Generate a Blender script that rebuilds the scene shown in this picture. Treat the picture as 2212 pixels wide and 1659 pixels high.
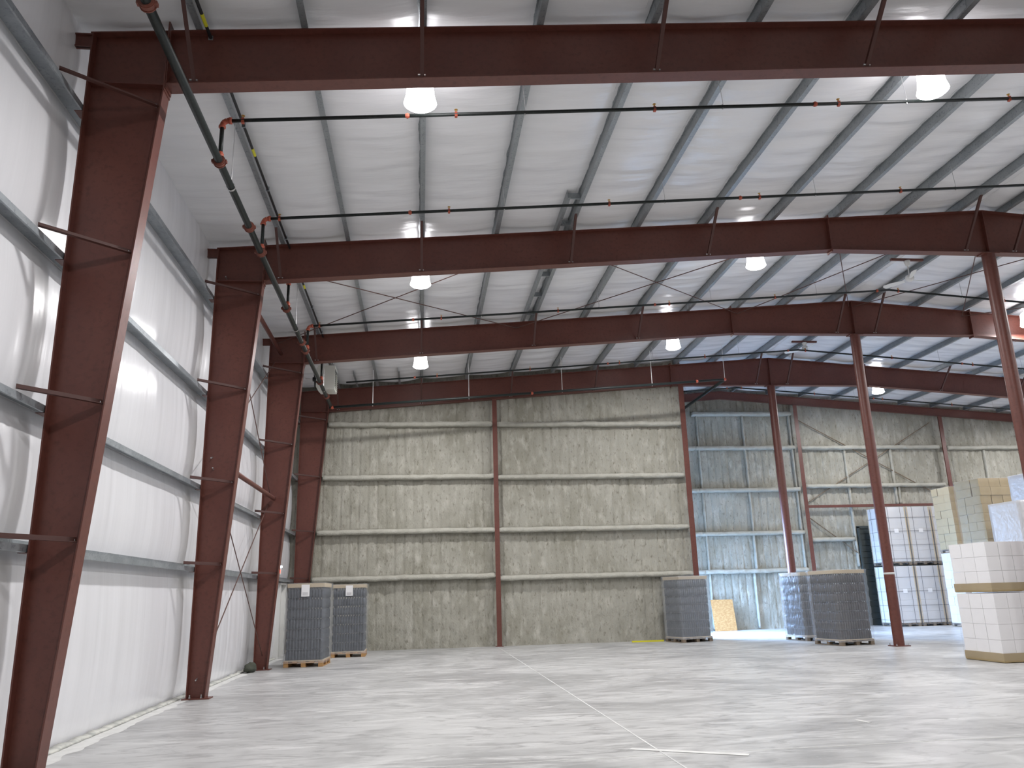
import bpy, bmesh, math, random
from mathutils import Vector, Matrix, noise
random.seed(7)
S = bpy.context.scene
for o in list(bpy.data.objects): bpy.data.objects.remove(o)
COL = S.collection

# ------------------------------------------------------------------ camera
CX, CY, CZ = 4.2412, -9.2217, 1.6378
yaw, pitch, roll = 0.117059, 0.258281, -0.028351
cy, sy, cp, sp, cr, sr = math.cos(yaw), math.sin(yaw), math.cos(pitch), math.sin(pitch), math.cos(roll), math.sin(roll)
fw = Vector((sy*cp, cy*cp, sp)); rt = Vector((cy, -sy, 0)); up = rt.cross(fw)
r2 = cr*rt + sr*up; u2 = -sr*rt + cr*up
cam = bpy.data.cameras.new('camera'); co = bpy.data.objects.new('camera', cam); COL.objects.link(co)
M = Matrix((r2, u2, -fw)).transposed().to_4x4(); M.translation = (CX, CY, CZ); co.matrix_world = M
cam.sensor_width = 36; cam.lens = 1723.8/2212*36; cam.clip_end = 200; cam.clip_start = .05
S.camera = co
# ------------------------------------------------------------------ world, daylight, exposure
W = bpy.data.worlds.new('world'); S.world = W; W.use_nodes = True
bg = W.node_tree.nodes['Background']
sky = W.node_tree.nodes.new('ShaderNodeTexSky'); sky.sky_type = 'NISHITA'; sky.sun_disc = False; sky.sun_elevation = math.radians(40); sky.sun_rotation = math.radians(120)
W.node_tree.links.new(sky.outputs[0], bg.inputs[0]); bg.inputs[1].default_value = .25
S.view_settings.view_transform = 'Standard'; S.view_settings.look = 'None'; S.view_settings.gamma = 1; S.view_settings.use_curve_mapping = False
S.view_settings.exposure = 0.0
LAMP = 14.0           # emission strength of each glowing high-bay reflector
LAMPW = 275.0        # watts thrown downwards by each high-bay lamp
DAY = 2500.0          # daylight through the open dock door (watts)
al = bpy.data.lights.new('daylight', 'AREA'); al.shape = 'RECTANGLE'; al.size = 3.4; al.size_y = 3.6; al.energy = DAY; al.color = (.37, .60, 1.0); al.spread = math.radians(120)
ao = bpy.data.objects.new('daylight', al); COL.objects.link(ao); ao.location = (12.7, 20.9, 2.9)
ao.rotation_euler = Vector((1, -.50, -.62)).to_track_quat('-Z', 'Y').to_euler()

# ------------------------------------------------------------------ materials
def mat(name, col, rough=.5, metal=0., spec=.5, **k):
    m = bpy.data.materials.new(name); m.use_nodes = True; nt = m.node_tree; b = nt.nodes['Principled BSDF']
    b.inputs['Base Color'].default_value = (*col, 1); b.inputs['Roughness'].default_value = rough
    b.inputs['Metallic'].default_value = metal; b.inputs['Specular IOR Level'].default_value = spec
    def N(t, **kw):
        n = nt.nodes.new(t)
        for a, v in kw.items(): setattr(n, a, v)
        return n
    tc = N('ShaderNodeTexCoord'); mp = N('ShaderNodeMapping'); nt.links.new(tc.outputs['Object'], mp.inputs[0])
    mp.inputs['Scale'].default_value = k.get('scale', (1, 1, 1))
    if 'var' in k:            # colour variation: list of (noise scale, detail, dark colour, lo, hi)
        prev = None
        for (sc, det, c2, lo, hi) in k['var']:
            nz = N('ShaderNodeTexNoise'); nz.inputs['Scale'].default_value = sc; nz.inputs['Detail'].default_value = det; nz.inputs['Roughness'].default_value = .6
            nt.links.new(mp.outputs[0], nz.inputs['Vector'])
            mr = N('ShaderNodeMapRange'); mr.inputs[1].default_value = lo; mr.inputs[2].default_value = hi
            nt.links.new(nz.outputs[0], mr.inputs[0])
            mx = N('ShaderNodeMix', data_type='RGBA'); nt.links.new(mr.outputs[0], mx.inputs[0])
            if prev is None: mx.inputs[6].default_value = (*col, 1)
            else: nt.links.new(prev, mx.inputs[6])
            mx.inputs[7].default_value = (*c2, 1); prev = mx.outputs[2]
        nt.links.new(prev, b.inputs['Base Color'])
    if 'bump' in k:
        sc, det, st, dist = k['bump']
        nz = N('ShaderNodeTexNoise'); nz.inputs['Scale'].default_value = sc; nz.inputs['Detail'].default_value = det
        nt.links.new(mp.outputs[0], nz.inputs['Vector'])
        bp = N('ShaderNodeBump'); bp.inputs['Strength'].default_value = st; bp.inputs['Distance'].default_value = dist
        nt.links.new(nz.outputs[0], bp.inputs['Height']); nt.links.new(bp.outputs[0], b.inputs['Normal'])
    if 'alpha' in k: b.inputs['Alpha'].default_value = k['alpha']
    if 'emit' in k:
        b.inputs['Emission Color'].default_value = (*k['emit'][0], 1); b.inputs['Emission Strength'].default_value = k['emit'][1]
    return m
RED = mat('red_primer', (.118, .036, .026), .42, var=[(1.3, 4, (.145, .048, .034), .4, .7), (14, 3, (.092, .028, .020), .5, .75)], bump=(60, 2, .15, .002))
GALV = mat('galvanised', (.30, .33, .35), .42, .55, var=[(3, 4, (.42, .45, .47), .4, .7), (25, 2, (.22, .24, .26), .55, .75)])
DGALV = mat('purlin_galvanised', (.30, .325, .335), .40, .55, var=[(3, 4, (.36, .385, .40), .4, .7), (25, 2, (.18, .20, .215), .55, .75)])
VINYLC = mat('ceiling_vinyl', (.81, .81, .82), .26, 0, .5, scale=(.35, 2.2, 1), var=[(1.5, 4, (.75, .75, .765), .4, .75)], bump=(2.2, 5, .55, .03))
VINYLW = mat('wall_vinyl', (.76, .76, .78), .24, 0, .5, scale=(1, 3.0, .12), var=[(1.5, 3, (.73, .73, .75), .4, .75)], bump=(1.6, 3, .22, .03))
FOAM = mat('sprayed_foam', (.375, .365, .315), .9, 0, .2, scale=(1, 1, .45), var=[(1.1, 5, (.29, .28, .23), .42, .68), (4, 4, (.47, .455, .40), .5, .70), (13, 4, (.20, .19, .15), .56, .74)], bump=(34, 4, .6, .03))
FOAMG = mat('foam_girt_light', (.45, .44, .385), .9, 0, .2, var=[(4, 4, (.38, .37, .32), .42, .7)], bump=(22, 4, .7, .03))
CONC = mat('concrete_floor', (.50, .50, .495), .42, 0, .4)
MARK = mat('floor_mark', (.68, .68, .66), .7, var=[(5, 4, (.58, .58, .56), .4, .7)])
WOOD = mat('pallet_wood', (.46, .27, .11), .75, scale=(1, 6, 6), var=[(4, 4, (.36, .19, .075), .4, .7)])
DWOOD = mat('pallet_wood_dark', (.22, .17, .12), .8, var=[(6, 4, (.13, .10, .07), .4, .7)])
CARD = mat('kraft_carton', (.36, .275, .145), .8, var=[(1.7, 3, (.30, .225, .11), .4, .7)])
CARD2 = mat('tray_card', (.52, .42, .28), .8)
WCART = mat('white_carton', (.84, .83, .84), .6, var=[(1.7, 2, (.79, .78, .79), .4, .7)])
GCART = mat('grey_white_carton', (.66, .655, .66), .6, var=[(1.2, 2, (.60, .60, .61), .4, .7)])
PAPER = mat('paper', (.85, .85, .86), .7)
INK = mat('ink', (.35, .35, .37), .7)
STRAP = mat('strap', (.10, .10, .11), .5)
GLASSB = mat('dark_bottle_glass', (.022, .028, .038), .18, 0, .6, var=[(9, 2, (.045, .052, .066), .4, .7)])
GLASSD = mat('brown_bottle_glass', (.030, .024, .022), .2, 0, .6, var=[(9, 2, (.050, .046, .046), .4, .7)])
PAD = mat('layer_pad_card', (.05, .055, .065), .8)
FILM = mat('stretch_film', (.72, .76, .82), .22, 0, .6, alpha=.16, bump=(7, 4, .8, .04))
FILMH = mat('shrink_hood_film', (.62, .66, .71), .2, 0, .6, alpha=.26, bump=(7, 4, .8, .04))
FILMW = mat('milky_film', (.80, .81, .84), .3, 0, .5, alpha=.62, bump=(9, 4, .8, .03))
PIPE = mat('black_green_pipe', (.009, .013, .012), .45, 0, .35, var=[(30, 3, (.018, .023, .02), .5, .7)])
ORANGE = mat('orange_fitting', (.40, .085, .045), .5)
RFIT = mat('red_brown_fitting', (.17, .055, .038), .55)
BRASS = mat('brass', (.6, .38, .12), .35, .7)
WHITEP = mat('white_paint', (.72, .72, .70), .45)
HEAT = mat('heater_enamel', (.66, .66, .60), .45)
BLACK = mat('black', (.012, .012, .013), .5)
YEL = mat('yellow', (.62, .58, .03), .5)
OSBM = mat('strand_board', (.42, .22, .08), .75, scale=(1, 1, 2.2), var=[(9, 3, (.52, .31, .13), .45, .6), (24, 2, (.42, .22, .08), .58, .7)], bump=(40, 3, .4, .01))
STEEL = mat('bright_rod', (.55, .55, .55), .35, .8)
BRACE = mat('dark_red_brace', (.07, .024, .018), .55)
ROD = mat('rusty_rod', (.10, .05, .04), .6)
CAULK = mat('foam_bead', (.60, .60, .55), .9, var=[(6, 3, (.36, .37, .35), .4, .7)])
DOORG = mat('door_dark_green', (.055, .065, .062), .5)
def lampmat(name, s, c=(1, .98, 1)):
    m = bpy.data.materials.new(name); m.use_nodes = True; nt = m.node_tree; nt.nodes.clear()
    o = nt.nodes.new('ShaderNodeOutputMaterial'); e = nt.nodes.new('ShaderNodeEmission'); e.inputs[0].default_value = (*c, 1); e.inputs[1].default_value = s
    nt.links.new(e.outputs[0], o.inputs[0]); return m
GLOW = lampmat('lamp_glow', LAMP, (1, .975, 1)); LEDR = lampmat('exit_red', 6, (1, .06, .04)); LEDW = lampmat('exit_white', 9, (.75, .88, 1))
# concrete with trowel swirls and dust streaks
nt = CONC.node_tree; b = nt.nodes['Principled BSDF']; L = nt.links
def nn(t, **kw):
    n = nt.nodes.new(t)
    for a, v in kw.items(): setattr(n, a, v)
    return n
tc = nn('ShaderNodeTexCoord'); prev = None
for (scl, sc, det, dis, c0, c1, lo, hi) in [((1, 1, 1), .35, 4, 1.2, (.50, .50, .495), (.27, .27, .27), .42, .62),
                                            ((.35, 1.0, 1), 1.1, 5, 2.2, None, (.66, .66, .65), .50, .68),
                                            ((.5, 1.3, 1), 2.6, 5, 1.8, None, (.21, .21, .21), .50, .70),
                                            ((1, 1, 1), 22, 3, 0, None, (.44, .44, .44), .55, .85)]:
    mp = nn('ShaderNodeMapping'); mp.inputs['Scale'].default_value = scl; mp.inputs['Rotation'].default_value = (0, 0, .15); L.new(tc.outputs['Object'], mp.inputs[0])
    nz = nn('ShaderNodeTexNoise'); nz.inputs['Scale'].default_value = sc; nz.inputs['Detail'].default_value = det; nz.inputs['Distortion'].default_value = dis; nz.inputs['Roughness'].default_value = .62
    L.new(mp.outputs[0], nz.inputs['Vector']); mr = nn('ShaderNodeMapRange'); mr.inputs[1].default_value = lo; mr.inputs[2].default_value = hi; mr.inputs[4].default_value = .75; L.new(nz.outputs[0], mr.inputs[0])
    mx = nn('ShaderNodeMix', data_type='RGBA'); L.new(mr.outputs[0], mx.inputs[0])
    if prev is None: mx.inputs[6].default_value = (*c0, 1)
    else: L.new(prev, mx.inputs[6])
    mx.inputs[7].default_value = (*c1, 1); prev = mx.outputs[2]
L.new(prev, b.inputs['Base Color']); b.inputs['Roughness'].default_value = .38

# ------------------------------------------------------------------ mesh builder
class MB:
    def __init__(s): s.v = []; s.f = []
    def add(s, vs, fs):
        n = len(s.v); s.v += [tuple(p) for p in vs]; s.f += [tuple(i+n for i in f) for f in fs]; return s
    def box(s, x0, x1, y0, y1, z0, z1):
        return s.add([(x0,y0,z0),(x1,y0,z0),(x1,y1,z0),(x0,y1,z0),(x0,y0,z1),(x1,y0,z1),(x1,y1,z1),(x0,y1,z1)],
                     [(0,3,2,1),(4,5,6,7),(0,1,5,4),(1,2,6,5),(2,3,7,6),(3,0,4,7)])
    def prism(s, poly, a0, a1, ax='y'):
        """poly in the plane across the axis: (x,z) for y, (y,z) for x, (x,y) for z"""
        P = {'y': lambda p, a: (p[0], a, p[1]), 'x': lambda p, a: (a, p[0], p[1]), 'z': lambda p, a: (p[0], p[1], a)}[ax]
        n = len(poly); vs = [P(p, a0) for p in poly]+[P(p, a1) for p in poly]
        return s.add(vs, [tuple(range(n-1, -1, -1)), tuple(range(n, 2*n))]+[(i, (i+1) % n, n+(i+1) % n, n+i) for i in range(n)])
    def tube(s, p, q, r, n=10, r2=None):
        p, q = Vector(p), Vector(q); d = (q-p).normalized(); a = d.orthogonal().normalized(); b_ = d.cross(a); r2 = r if r2 is None else r2
        vs = []
        for c, rr in ((p, r), (q, r2)):
            for i in range(n):
                t = 2*math.pi*i/n; vs.append(c+rr*(math.cos(t)*a+math.sin(t)*b_))
        return s.add(vs, [tuple(range(n-1, -1, -1)), tuple(range(n, 2*n))]+[(i, (i+1) % n, n+(i+1) % n, n+i) for i in range(n)])
    def bar(s, p, q, w, h, up_=(0, 0, 1)):
        p, q = Vector(p), Vector(q); d = (q-p).normalized(); a = d.cross(Vector(up_)).normalized(); b_ = a.cross(d)
        vs = [c+a*i*w/2+b_*j*h/2 for c in (p, q) for i, j in ((-1, -1), (1, -1), (1, 1), (-1, 1))]
        return s.add(vs, [(3,2,1,0),(4,5,6,7),(0,1,5,4),(1,2,6,5),(2,3,7,6),(3,0,4,7)])
    def angle(s, p, q, w=.05, t=.006, up_=(0, 0, 1)):
        p, q = Vector(p), Vector(q); d = (q-p).normalized(); a = d.cross(Vector(up_)).normalized(); b_ = a.cross(d)
        prof = [(0, 0), (w, 0), (w, t), (t, t), (t, w), (0, w)]
        vs = [c+a*i+b_*j for c in (p, q) for i, j in prof]; n = 6
        return s.add(vs, [tuple(range(n-1, -1, -1)), tuple(range(n, 2*n))]+[(i, (i+1) % n, n+(i+1) % n, n+i) for i in range(n)])
    def lathe(s, prof, n=12, c=(0, 0, 0), cap=True):
        m = len(prof); vs = [(c[0]+r*math.cos(2*math.pi*i/n), c[1]+r*math.sin(2*math.pi*i/n), c[2]+z) for r, z in prof for i in range(n)]
        fs = [(k*n+i, k*n+(i+1) % n, (k+1)*n+(i+1) % n, (k+1)*n+i) for k in range(m-1) for i in range(n)]
        if cap: fs += [tuple(range(n-1, -1, -1)), tuple(range((m-1)*n, m*n))]
        return s.add(vs, fs)
    def mesh(s, name, m, smooth=False):
        me = bpy.data.meshes.new(name); me.from_pydata(s.v, [], s.f); me.materials.append(m)
        if smooth: me.polygons.foreach_set('use_smooth', [True]*len(me.polygons))
        me.update(); return me
    def build(s, name, m, parent=None, smooth=False):
        return link(name, s.mesh(name, m, smooth), parent)
def link(name, me, parent=None, loc=None):
    o = bpy.data.objects.new(name, me); COL.objects.link(o)
    if parent: o.parent = parent
    if loc: o.location = loc
    return o
def tag(o, label=None, cat=None, group=None, kind=None):
    if label: o['label'] = label
    if cat: o['category'] = cat
    if group: o['group'] = group
    if kind: o['kind'] = kind
    return o
def thing(name, label, cat, loc=(0, 0, 0), rz=0, group=None):
    o = bpy.data.objects.new(name, None); COL.objects.link(o); o.location = loc; o.rotation_euler = (0, 0, rz); o.empty_display_size = .2
    return tag(o, label, cat, group)
def smooth_by_angle(me, ang=40):
    me.polygons.foreach_set('use_smooth', [True]*len(me.polygons))
    bm = bmesh.new(); bm.from_mesh(me)
    for e in bm.edges:
        if len(e.link_faces) == 2 and e.calc_face_angle(0) > math.radians(ang): e.smooth = False
    bm.to_mesh(me); bm.free()
fb = noise.fractal
def fr(x, y, z, o=4): return fb(Vector((x, y, z)), 1.0, 2.0, o)
ORD = ['nearest', 'second', 'third', 'fourth', 'fifth', 'sixth', 'seventh', 'eighth', 'ninth', 'tenth', 'eleventh', 'twelfth']

# ------------------------------------------------------------------ building dimensions
APX = 17.2; RX = 34.4                      # ridge, right wall
YF = [-6.3, 0.0, 6.48, 12.37, 18.38, 23.56]  # frames (behind camera, four frames seen, end frame)
YB = -13.0
def top(x): return 8.66+.0778*(x if x <= APX else RX-x)      # top of rafters = bottom of purlins
PUR = [1.36, 2.68, 4.22, 5.80, 7.40, 8.92, 10.47, 12.02, 13.55, 15.05, 16.60]
WX = -.06                                 # inner face of left wall

# ------------------------------------------------------------------ floor
fl = MB().box(-1, RX+1, YB-.5, 28, -.2, 0).build('floor', CONC); fl['kind'] = 'structure'
MB().box(6.74, 6.76, YB, 18.1, .0005, .003).build('slab_joint', mat('joint_filler', (.68, .68, .665), .7, var=[(.5, 3, (.54, .54, .53), .5, .65)]), fl)
MB().box(0.3, 20.0, -.52, -.505, .0005, .002).build('slab_joint', MARK, fl)
mk = MB()
mk.add([(6.46, -.15, .004), (7.53, -.78, .004), (7.58, -.69, .004), (6.51, -.06, .004)], [(0, 1, 2, 3)])
mk.build('white_floor_mark', MARK, fl)
# pale dust swept along the foot of the left wall
vs = []; yy = YB
while yy < 16.2:
    vs += [(0.0, yy, .0012), (.16+.16*abs(fr(yy*.8, 1, 0))+.05*fr(yy*5, 2, 0), yy, .0012)]; yy += .1
MB().add(vs, [(2*i, 2*i+1, 2*i+3, 2*i+2) for i in range(len(vs)//2-1)]).build('dust_band', MARK, fl)
for (x, y, l, w, a) in [(10.9, 12.8, .9, .05, -.5), (12.8, 12.3, .5, .05, -.2), (9.7, .9, .05, .25, .2), (5.9, 4.6, .35, .03, .8), (13.9, 15.2, .3, .04, .1), (4.1, 6.6, .4, .04, -.4)]:
    m_ = MB().box(-l/2, l/2, -w/2, w/2, .0005, .003).build('dust_mark', MARK, fl); m_.location = (x, y, .001); m_.rotation_euler[2] = a

# ------------------------------------------------------------------ left wall
wl = MB().box(-.42, -.20, YB, 18.75, 0, 9.2).build('wall_left', VINYLW); wl['kind'] = 'structure'
GZ = [2.29, 3.81, 5.64, 7.62]
def wall_panel(ya, yb, za, zb, seed, nz=10):
    ny = max(8, int((yb-ya)/.07)); vs = []; fs = []
    for j in range(nz+1):
        t = j/nz; z = za+(zb-za)*t; bul = math.sin(math.pi*t)**.6
        for i in range(ny+1):
            y = ya+(yb-ya)*i/ny
            fold = abs(fr(y*1.7+seed, z*.12, seed, 3)); fold2 = fr(y*4.5, z*.15, seed+9, 2)
            seam = math.exp(-((((y+100) % 1.52)-.76)/.03)**2)
            x = WX-.10+bul*(.075+.012*fold+.002*fold2)+.005*fr(y*1.2, z*1.2, seed)-.012*seam*bul
            vs.append((x, y, z))
    w = ny+1
    fs = [(j*w+i, j*w+i+1, (j+1)*w+i+1, (j+1)*w+i) for j in range(nz) for i in range(ny)]
    mb = MB(); mb.v = vs; mb.f = fs
    return mb.mesh('insulation_panel', VINYLW, True)
bays = [YB]+YF[:5]; bays[-1] = 18.5
DY0, DY1, DZ = 16.42, 17.40, 2.12
for bi in range(len(bays)-1):
    for gi, (za, zb) in enumerate(zip([0]+GZ, GZ+[9.0])):
        if bi == len(bays)-2 and gi == 0:
            link('insulation_panel', wall_panel(bays[bi], DY0-.08, za, zb, 3.3), wl); link('insulation_panel', wall_panel(DY1+.08, 18.5, za, zb, 4.3), wl)
            link('insulation_panel', wall_panel(DY0-.08, DY1+.08, DZ+.07, zb, 5.3, 3), wl)
        else: link('insulation_panel', wall_panel(bays[bi], bays[bi+1], za, zb, gi*3.7), wl)
# bead of foam along the foot of the wall
bb = MB(); yy = YB
vs = []
while yy < 16.3:
    h = .02+.03*abs(fr(yy*2, 0, 0)); d = .035+.05*abs(fr(yy*3, 5, 0))
    vs += [(WX-.06, yy, 0), (WX+d, yy, 0), (WX+d*.5, yy, h), (WX-.06, yy, h*1.5)]; yy += .12
n = len(vs)//4
bb.add(vs, [(4*i+k, 4*i+(k+1) % 4, 4*(i+1)+(k+1) % 4, 4*(i+1)+k) for i in range(n-1) for k in range(4)])
o = bb.build('baseboard_left', CAULK, None, True); o['kind'] = 'structure'
# personnel door in the left wall
dr = MB().box(-.17, -.12, DY0, DY1, .01, DZ).build('door_1', WHITEP); dr['kind'] = 'structure'
for a, c in ((DY0-.08, DY0-.004), (DY1+.004, DY1+.08)): MB().box(-.20, .02, a, c, 0, DZ+.07).build('door_jamb', WHITEP, dr)
MB().box(-.20, .02, DY0-.004, DY1+.004, DZ+.006, DZ+.07).build('door_head', WHITEP, dr)
hd = MB().tube((-.12, DY0+.08, 1.02), (-.06, DY0+.08, 1.02), .02).tube((-.07, DY0+.08, 1.02), (-.07, DY0+.2, 1.02), .012).build('door_handle', STEEL, dr)
# lit exit light above the door
ex = thing('exit_light', 'small exit light with red and white lamps glowing on white wall above pallet', 'exit light', (-.02, 16.1, 2.42))
MB().box(-.03, .05, -.15, .15, 0, .19).build('housing', WHITEP, ex); MB().box(.051, .056, -.15, -.03, .04, .14).build('red_panel', LEDR, ex)
for yy in (.03, .12): MB().lathe([(.02, 0), (.055, .01), (.05, .06), (.02, .075)], 10, (.03, yy, .2)).build('lamp_head', LEDW, ex, True)

# girts on the left wall (Z sections)
for gi, z in enumerate(GZ):
    for bi in range(len(bays)-1):
        ya, yb = bays[bi]-(.0 if bi else 0), bays[bi+1]
        x0, x1, t = -.14, .092, .004
        g = MB(); lip = .075
        prof = [(x0, z-lip), (x0+t, z-lip), (x0+t, z-t/2-.002), (x1, z-t/2-.002), (x1, z+lip), (x1-t, z+lip), (x1-t, z+t/2), (x0, z+t/2)]
        prof = [(x0, z+lip), (x0+t, z+lip), (x0+t, z+t), (x1, z+t), (x1, z-lip+.0), (x1-.018, z-lip-.004), (x1-.018, z-lip), (x1-t, z-lip+t), (x1-t, z), (x0, z)]
        g.prism(prof, ya+.003, yb-.003)
        o = g.build('wall_girt', GALV)
        h = ['lowest', 'second lowest', 'third lowest', 'topmost'][gi]
        w_ = ['behind the camera', 'left of the nearest column, in the bay cut by the picture edge', 'between the nearest and second tapered columns', 'between the second and third tapered columns', 'beyond the third tapered column'][bi] if bi else 'behind the camera'
        tag(o, f'{h} galvanised wall girt, {w_}' if bi else f'{h} galvanised wall girt {w_}', 'girt', 'girts along the left wall')
        if len(o['label'].split()) > 16: o['label'] = f'{h} grey girt in left wall bay at picture edge'
# ------------------------------------------------------------------ right, back walls (outside the frame but part of the shell)
o = MB().box(RX, RX+.2, YB, 24.2, 0, 9.2).build('wall_right', VINYLW); o['kind'] = 'structure'
o = MB().prism([(-.4, 0), (RX+.2, 0), (RX+.2, 9.2), (APX, 10.5), (-.4, 9.2)], YB-.2, YB).build('wall_front', FOAM); o['kind'] = 'structure'

# ------------------------------------------------------------------ ceiling: deck plus one insulation panel per purlin space and bay
cb = [YB]+YF
dk = MB()
dk.prism([(-.4, top(-.4)+.32), (APX, top(APX)+.32), (RX+.3, top(RX+.3)+.32), (RX+.3, top(RX+.3)+.40), (APX, top(APX)+.40), (-.4, top(-.4)+.40)], YB, 24.2)
ce = dk.build('ceiling', WHITEP); ce['kind'] = 'structure'
def ceil_panel(xa, xb, ya, yb, seed):
    nx = 9; ny = max(10, int((yb-ya)/.075)); vs = []
    L_ = xb-xa
    for j in range(ny+1):
        y = ya+(yb-ya)*j/ny
        for i in range(nx+1):
            t = i/nx; x = xa+L_*t; e = math.sin(math.pi*t)
            q = (y+0) % 1.83; seam = math.exp(-((q-.9)/.035)**2)
            wr = abs(fr(x*.35, y*1.5, seed, 3))
            cate = .03*math.cos((y-ya)/(yb-ya)*2*math.pi)
            z = top(x)+.205-e**.7*(.045+.055*wr+.0*cate)-e*.022*seam+.006*fr(x*3, y*3, seed)
            vs.append((x, y, z))
    w = nx+1
    mb = MB(); mb.v = vs; mb.f = [(j*w+i, (j+1)*w+i, (j+1)*w+i+1, j*w+i+1) for j in range(ny) for i in range(nx)]
    return mb.mesh('insulation_panel', VINYLC, True)
XS = [-.18]+PUR+[APX]+[RX-p for p in reversed(PUR)]+[RX+.1]
for k in range(len(XS)-1):
    for bi in range(len(cb)-1):
        if bi == len(cb)-2 and XS[k+1] < 13.3: continue
        link('insulation_panel', ceil_panel(XS[k], XS[k+1], cb[bi], cb[bi+1]+(0 if bi < 5 else .3), k*1.9), ce)

# purlins
def zsec(h, fl_, t=.004, flip=1):
    a = [(-fl_, 0), (t/2, 0), (t/2, h-t), (fl_, h-t), (fl_, h-.018), (fl_+.001, h), (-t/2, h), (-t/2, t), (-fl_+t, t), (-fl_+t, .018), (-fl_, .018)]
    return [(x*flip, z) for x, z in a]
def cpr(prof): return prof
allp = PUR+[RX-p for p in reversed(PUR)]
for i, x in enumerate(allp):
    ye = 18.3 if x < 13.4 else 23.5
    fx = -1 if x < APX else 1
    g = MB().prism([(x+a, top(x)+.004+b_) for a, b_ in zsec(.198, .085, flip=fx)], YB+.02, ye)
    o = g.build('roof_purlin', DGALV)
    if i < 11: lab = f'galvanised roof purlin running into the distance, {["first","second","third","fourth","fifth","sixth","seventh","eighth","ninth","tenth","last"][i]} {"before the ridge" if i == 10 else "from the left wall"}'
    elif i == 11: lab = 'galvanised roof purlin just past the ridge on the right slope'
    else: lab = f'galvanised roof purlin on right slope, {["second","third","fourth","fifth","sixth","seventh","eighth","ninth","tenth","last"][i-12]} beyond the ridge'
    tag(o, lab, 'purlin', 'purlins on the left slope' if i < 11 else 'purlins on the right slope')
    # clips and lap plates over each frame
    for fy in YF[1:5]:
        if fy > ye: continue
        MB().box(x-.006, x+.006, fy-.32, fy+.32, top(x)+.02, top(x)+.18).build('lap_plate', GALV, o)
o = MB().prism([(7.12+a, top(7.12)+.004+b_) for a, b_ in zsec(.196, .062, flip=-1)], 4.9, 12.7).build('roof_purlin', DGALV)
tag(o, 'short extra roof purlin doubled beside the fifth purlin from the left wall', 'purlin')
for yy in (5.0, 6.2, 7.6, 9.0, 10.4, 11.8): MB().box(7.13, 7.40, yy-.02, yy+.02, top(7.2)+.03, top(7.2)+.15).build('spacer', DGALV, o)
for x, nm in ((2.0, 'left'), (3.46, 'right')):
    o = MB().prism([(x+a, top(x)+.004+b_) for a, b_ in zsec(.196, .062, flip=-1)], 16.6, 18.25).build('purlin_stub', DGALV)
    tag(o, f'short purlin stub against the partition wall, {nm} one of the two near the heater', 'purlin')

# ------------------------------------------------------------------ steel frames
XI0, XI1, ZK = .44, 1.04, 7.95
def rafbot(x):
    x = x if x <= APX else RX-x
    if x < 13.38: return ZK+(8.92-ZK)*(x-1.04)/(13.38-1.04)
    return 8.92+.01*(x-13.38)/(APX-13.38)
def column(Y, k):
    t = thing('tapered_column', f'{["", "nearest", "second", "third", "fourth"][k]} tapered dark red steel column along the white left wall' if k else 'tapered dark red steel column behind the camera', 'column', (0, Y, 0), 0, 'tapered columns along the left wall')
    if k == 4: t['label'] = 'farthest tapered red steel column, in the corner beside the grey foam wall'
    w = .11
    zt = lambda x: top(x)-.006
    MB().prism([(.125, .02), (XI0-.015, .02), (XI1-.015, ZK), (XI1-.015, zt(1.0)-.02), (.125, zt(.12)-.02)], -.006, .006).build('web', RED, t)
    MB().box(.108, .125, -w, w, .02, zt(.11)-.018).build('outer_flange', RED, t)
    MB().prism([(XI0-.015, .02), (XI0, .02), (XI1, ZK), (XI1-.015, ZK)], -w, w).build('inner_flange', RED, t)
    MB().prism([(.09, zt(.09)-.02), (XI1, zt(XI1)-.02), (XI1, zt(XI1)-.004), (.09, zt(.09)-.004)], -w, w).build('cap_plate', RED, t)
    MB().box(XI1-.016, XI1+.002, -w-.01, w+.01, ZK-.09, zt(XI1)+.12).build('end_plate', RED, t)
    MB().box(.125, XI1-.018, -w+.01, w-.01, ZK-.012, ZK+.008).build('stiffener', RED, t)
    MB().box(.05, XI0+.08, -w-.04, w+.04, .001, .02).build('base_plate', RED, t)
    for zz in (.12, .22, .5, .6):
        pass
    for x in (.17, .37):
        for s in (-1, 1): MB().lathe([(.022, 0), (.022, .02), (.012, .021), (.012, .06)], 6, (x, s*.08, .02)).build('anchor_bolt', STEEL, t)
    # bracket stub at the eave
    MB().box(-.10, .106, -.09, -.075, zt(.1)-.22, zt(.1)-.03).box(-.10, .106, -.11, -.04, zt(.1)-.05, zt(.1)-.03).box(-.10, .106, -.11, -.04, zt(.1)-.22, zt(.1)-.20).build('eave_bracket', RED, t)
    for gz in GZ:
        xi = XI0+(XI1-XI0)*gz/ZK
        b = MB().angle((.07, -.72, gz+.03), (xi-.05, -.05, gz+.02), .055, .006).build('flange_brace', BRACE, t)
        MB().tube((xi-.07, -.075, gz+.045), (xi-.07, -.035, gz+.045), .016, 6).build('bolt', STEEL, b)
        MB().box(.0, .107, -.09, .09, gz-.085, gz-.078).build('girt_clip', RED, t)
    return t
for k, Y in enumerate(YF[:5]): column(Y, k)
def flange(mb, xa, xb, zf, t0, t1, Y, w=.11):
    mb.prism([(xa, zf(xa)+t0), (xb, zf(xb)+t0), (xb, zf(xb)+t1), (xa, zf(xa)+t1)], Y-w, Y+w)
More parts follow.
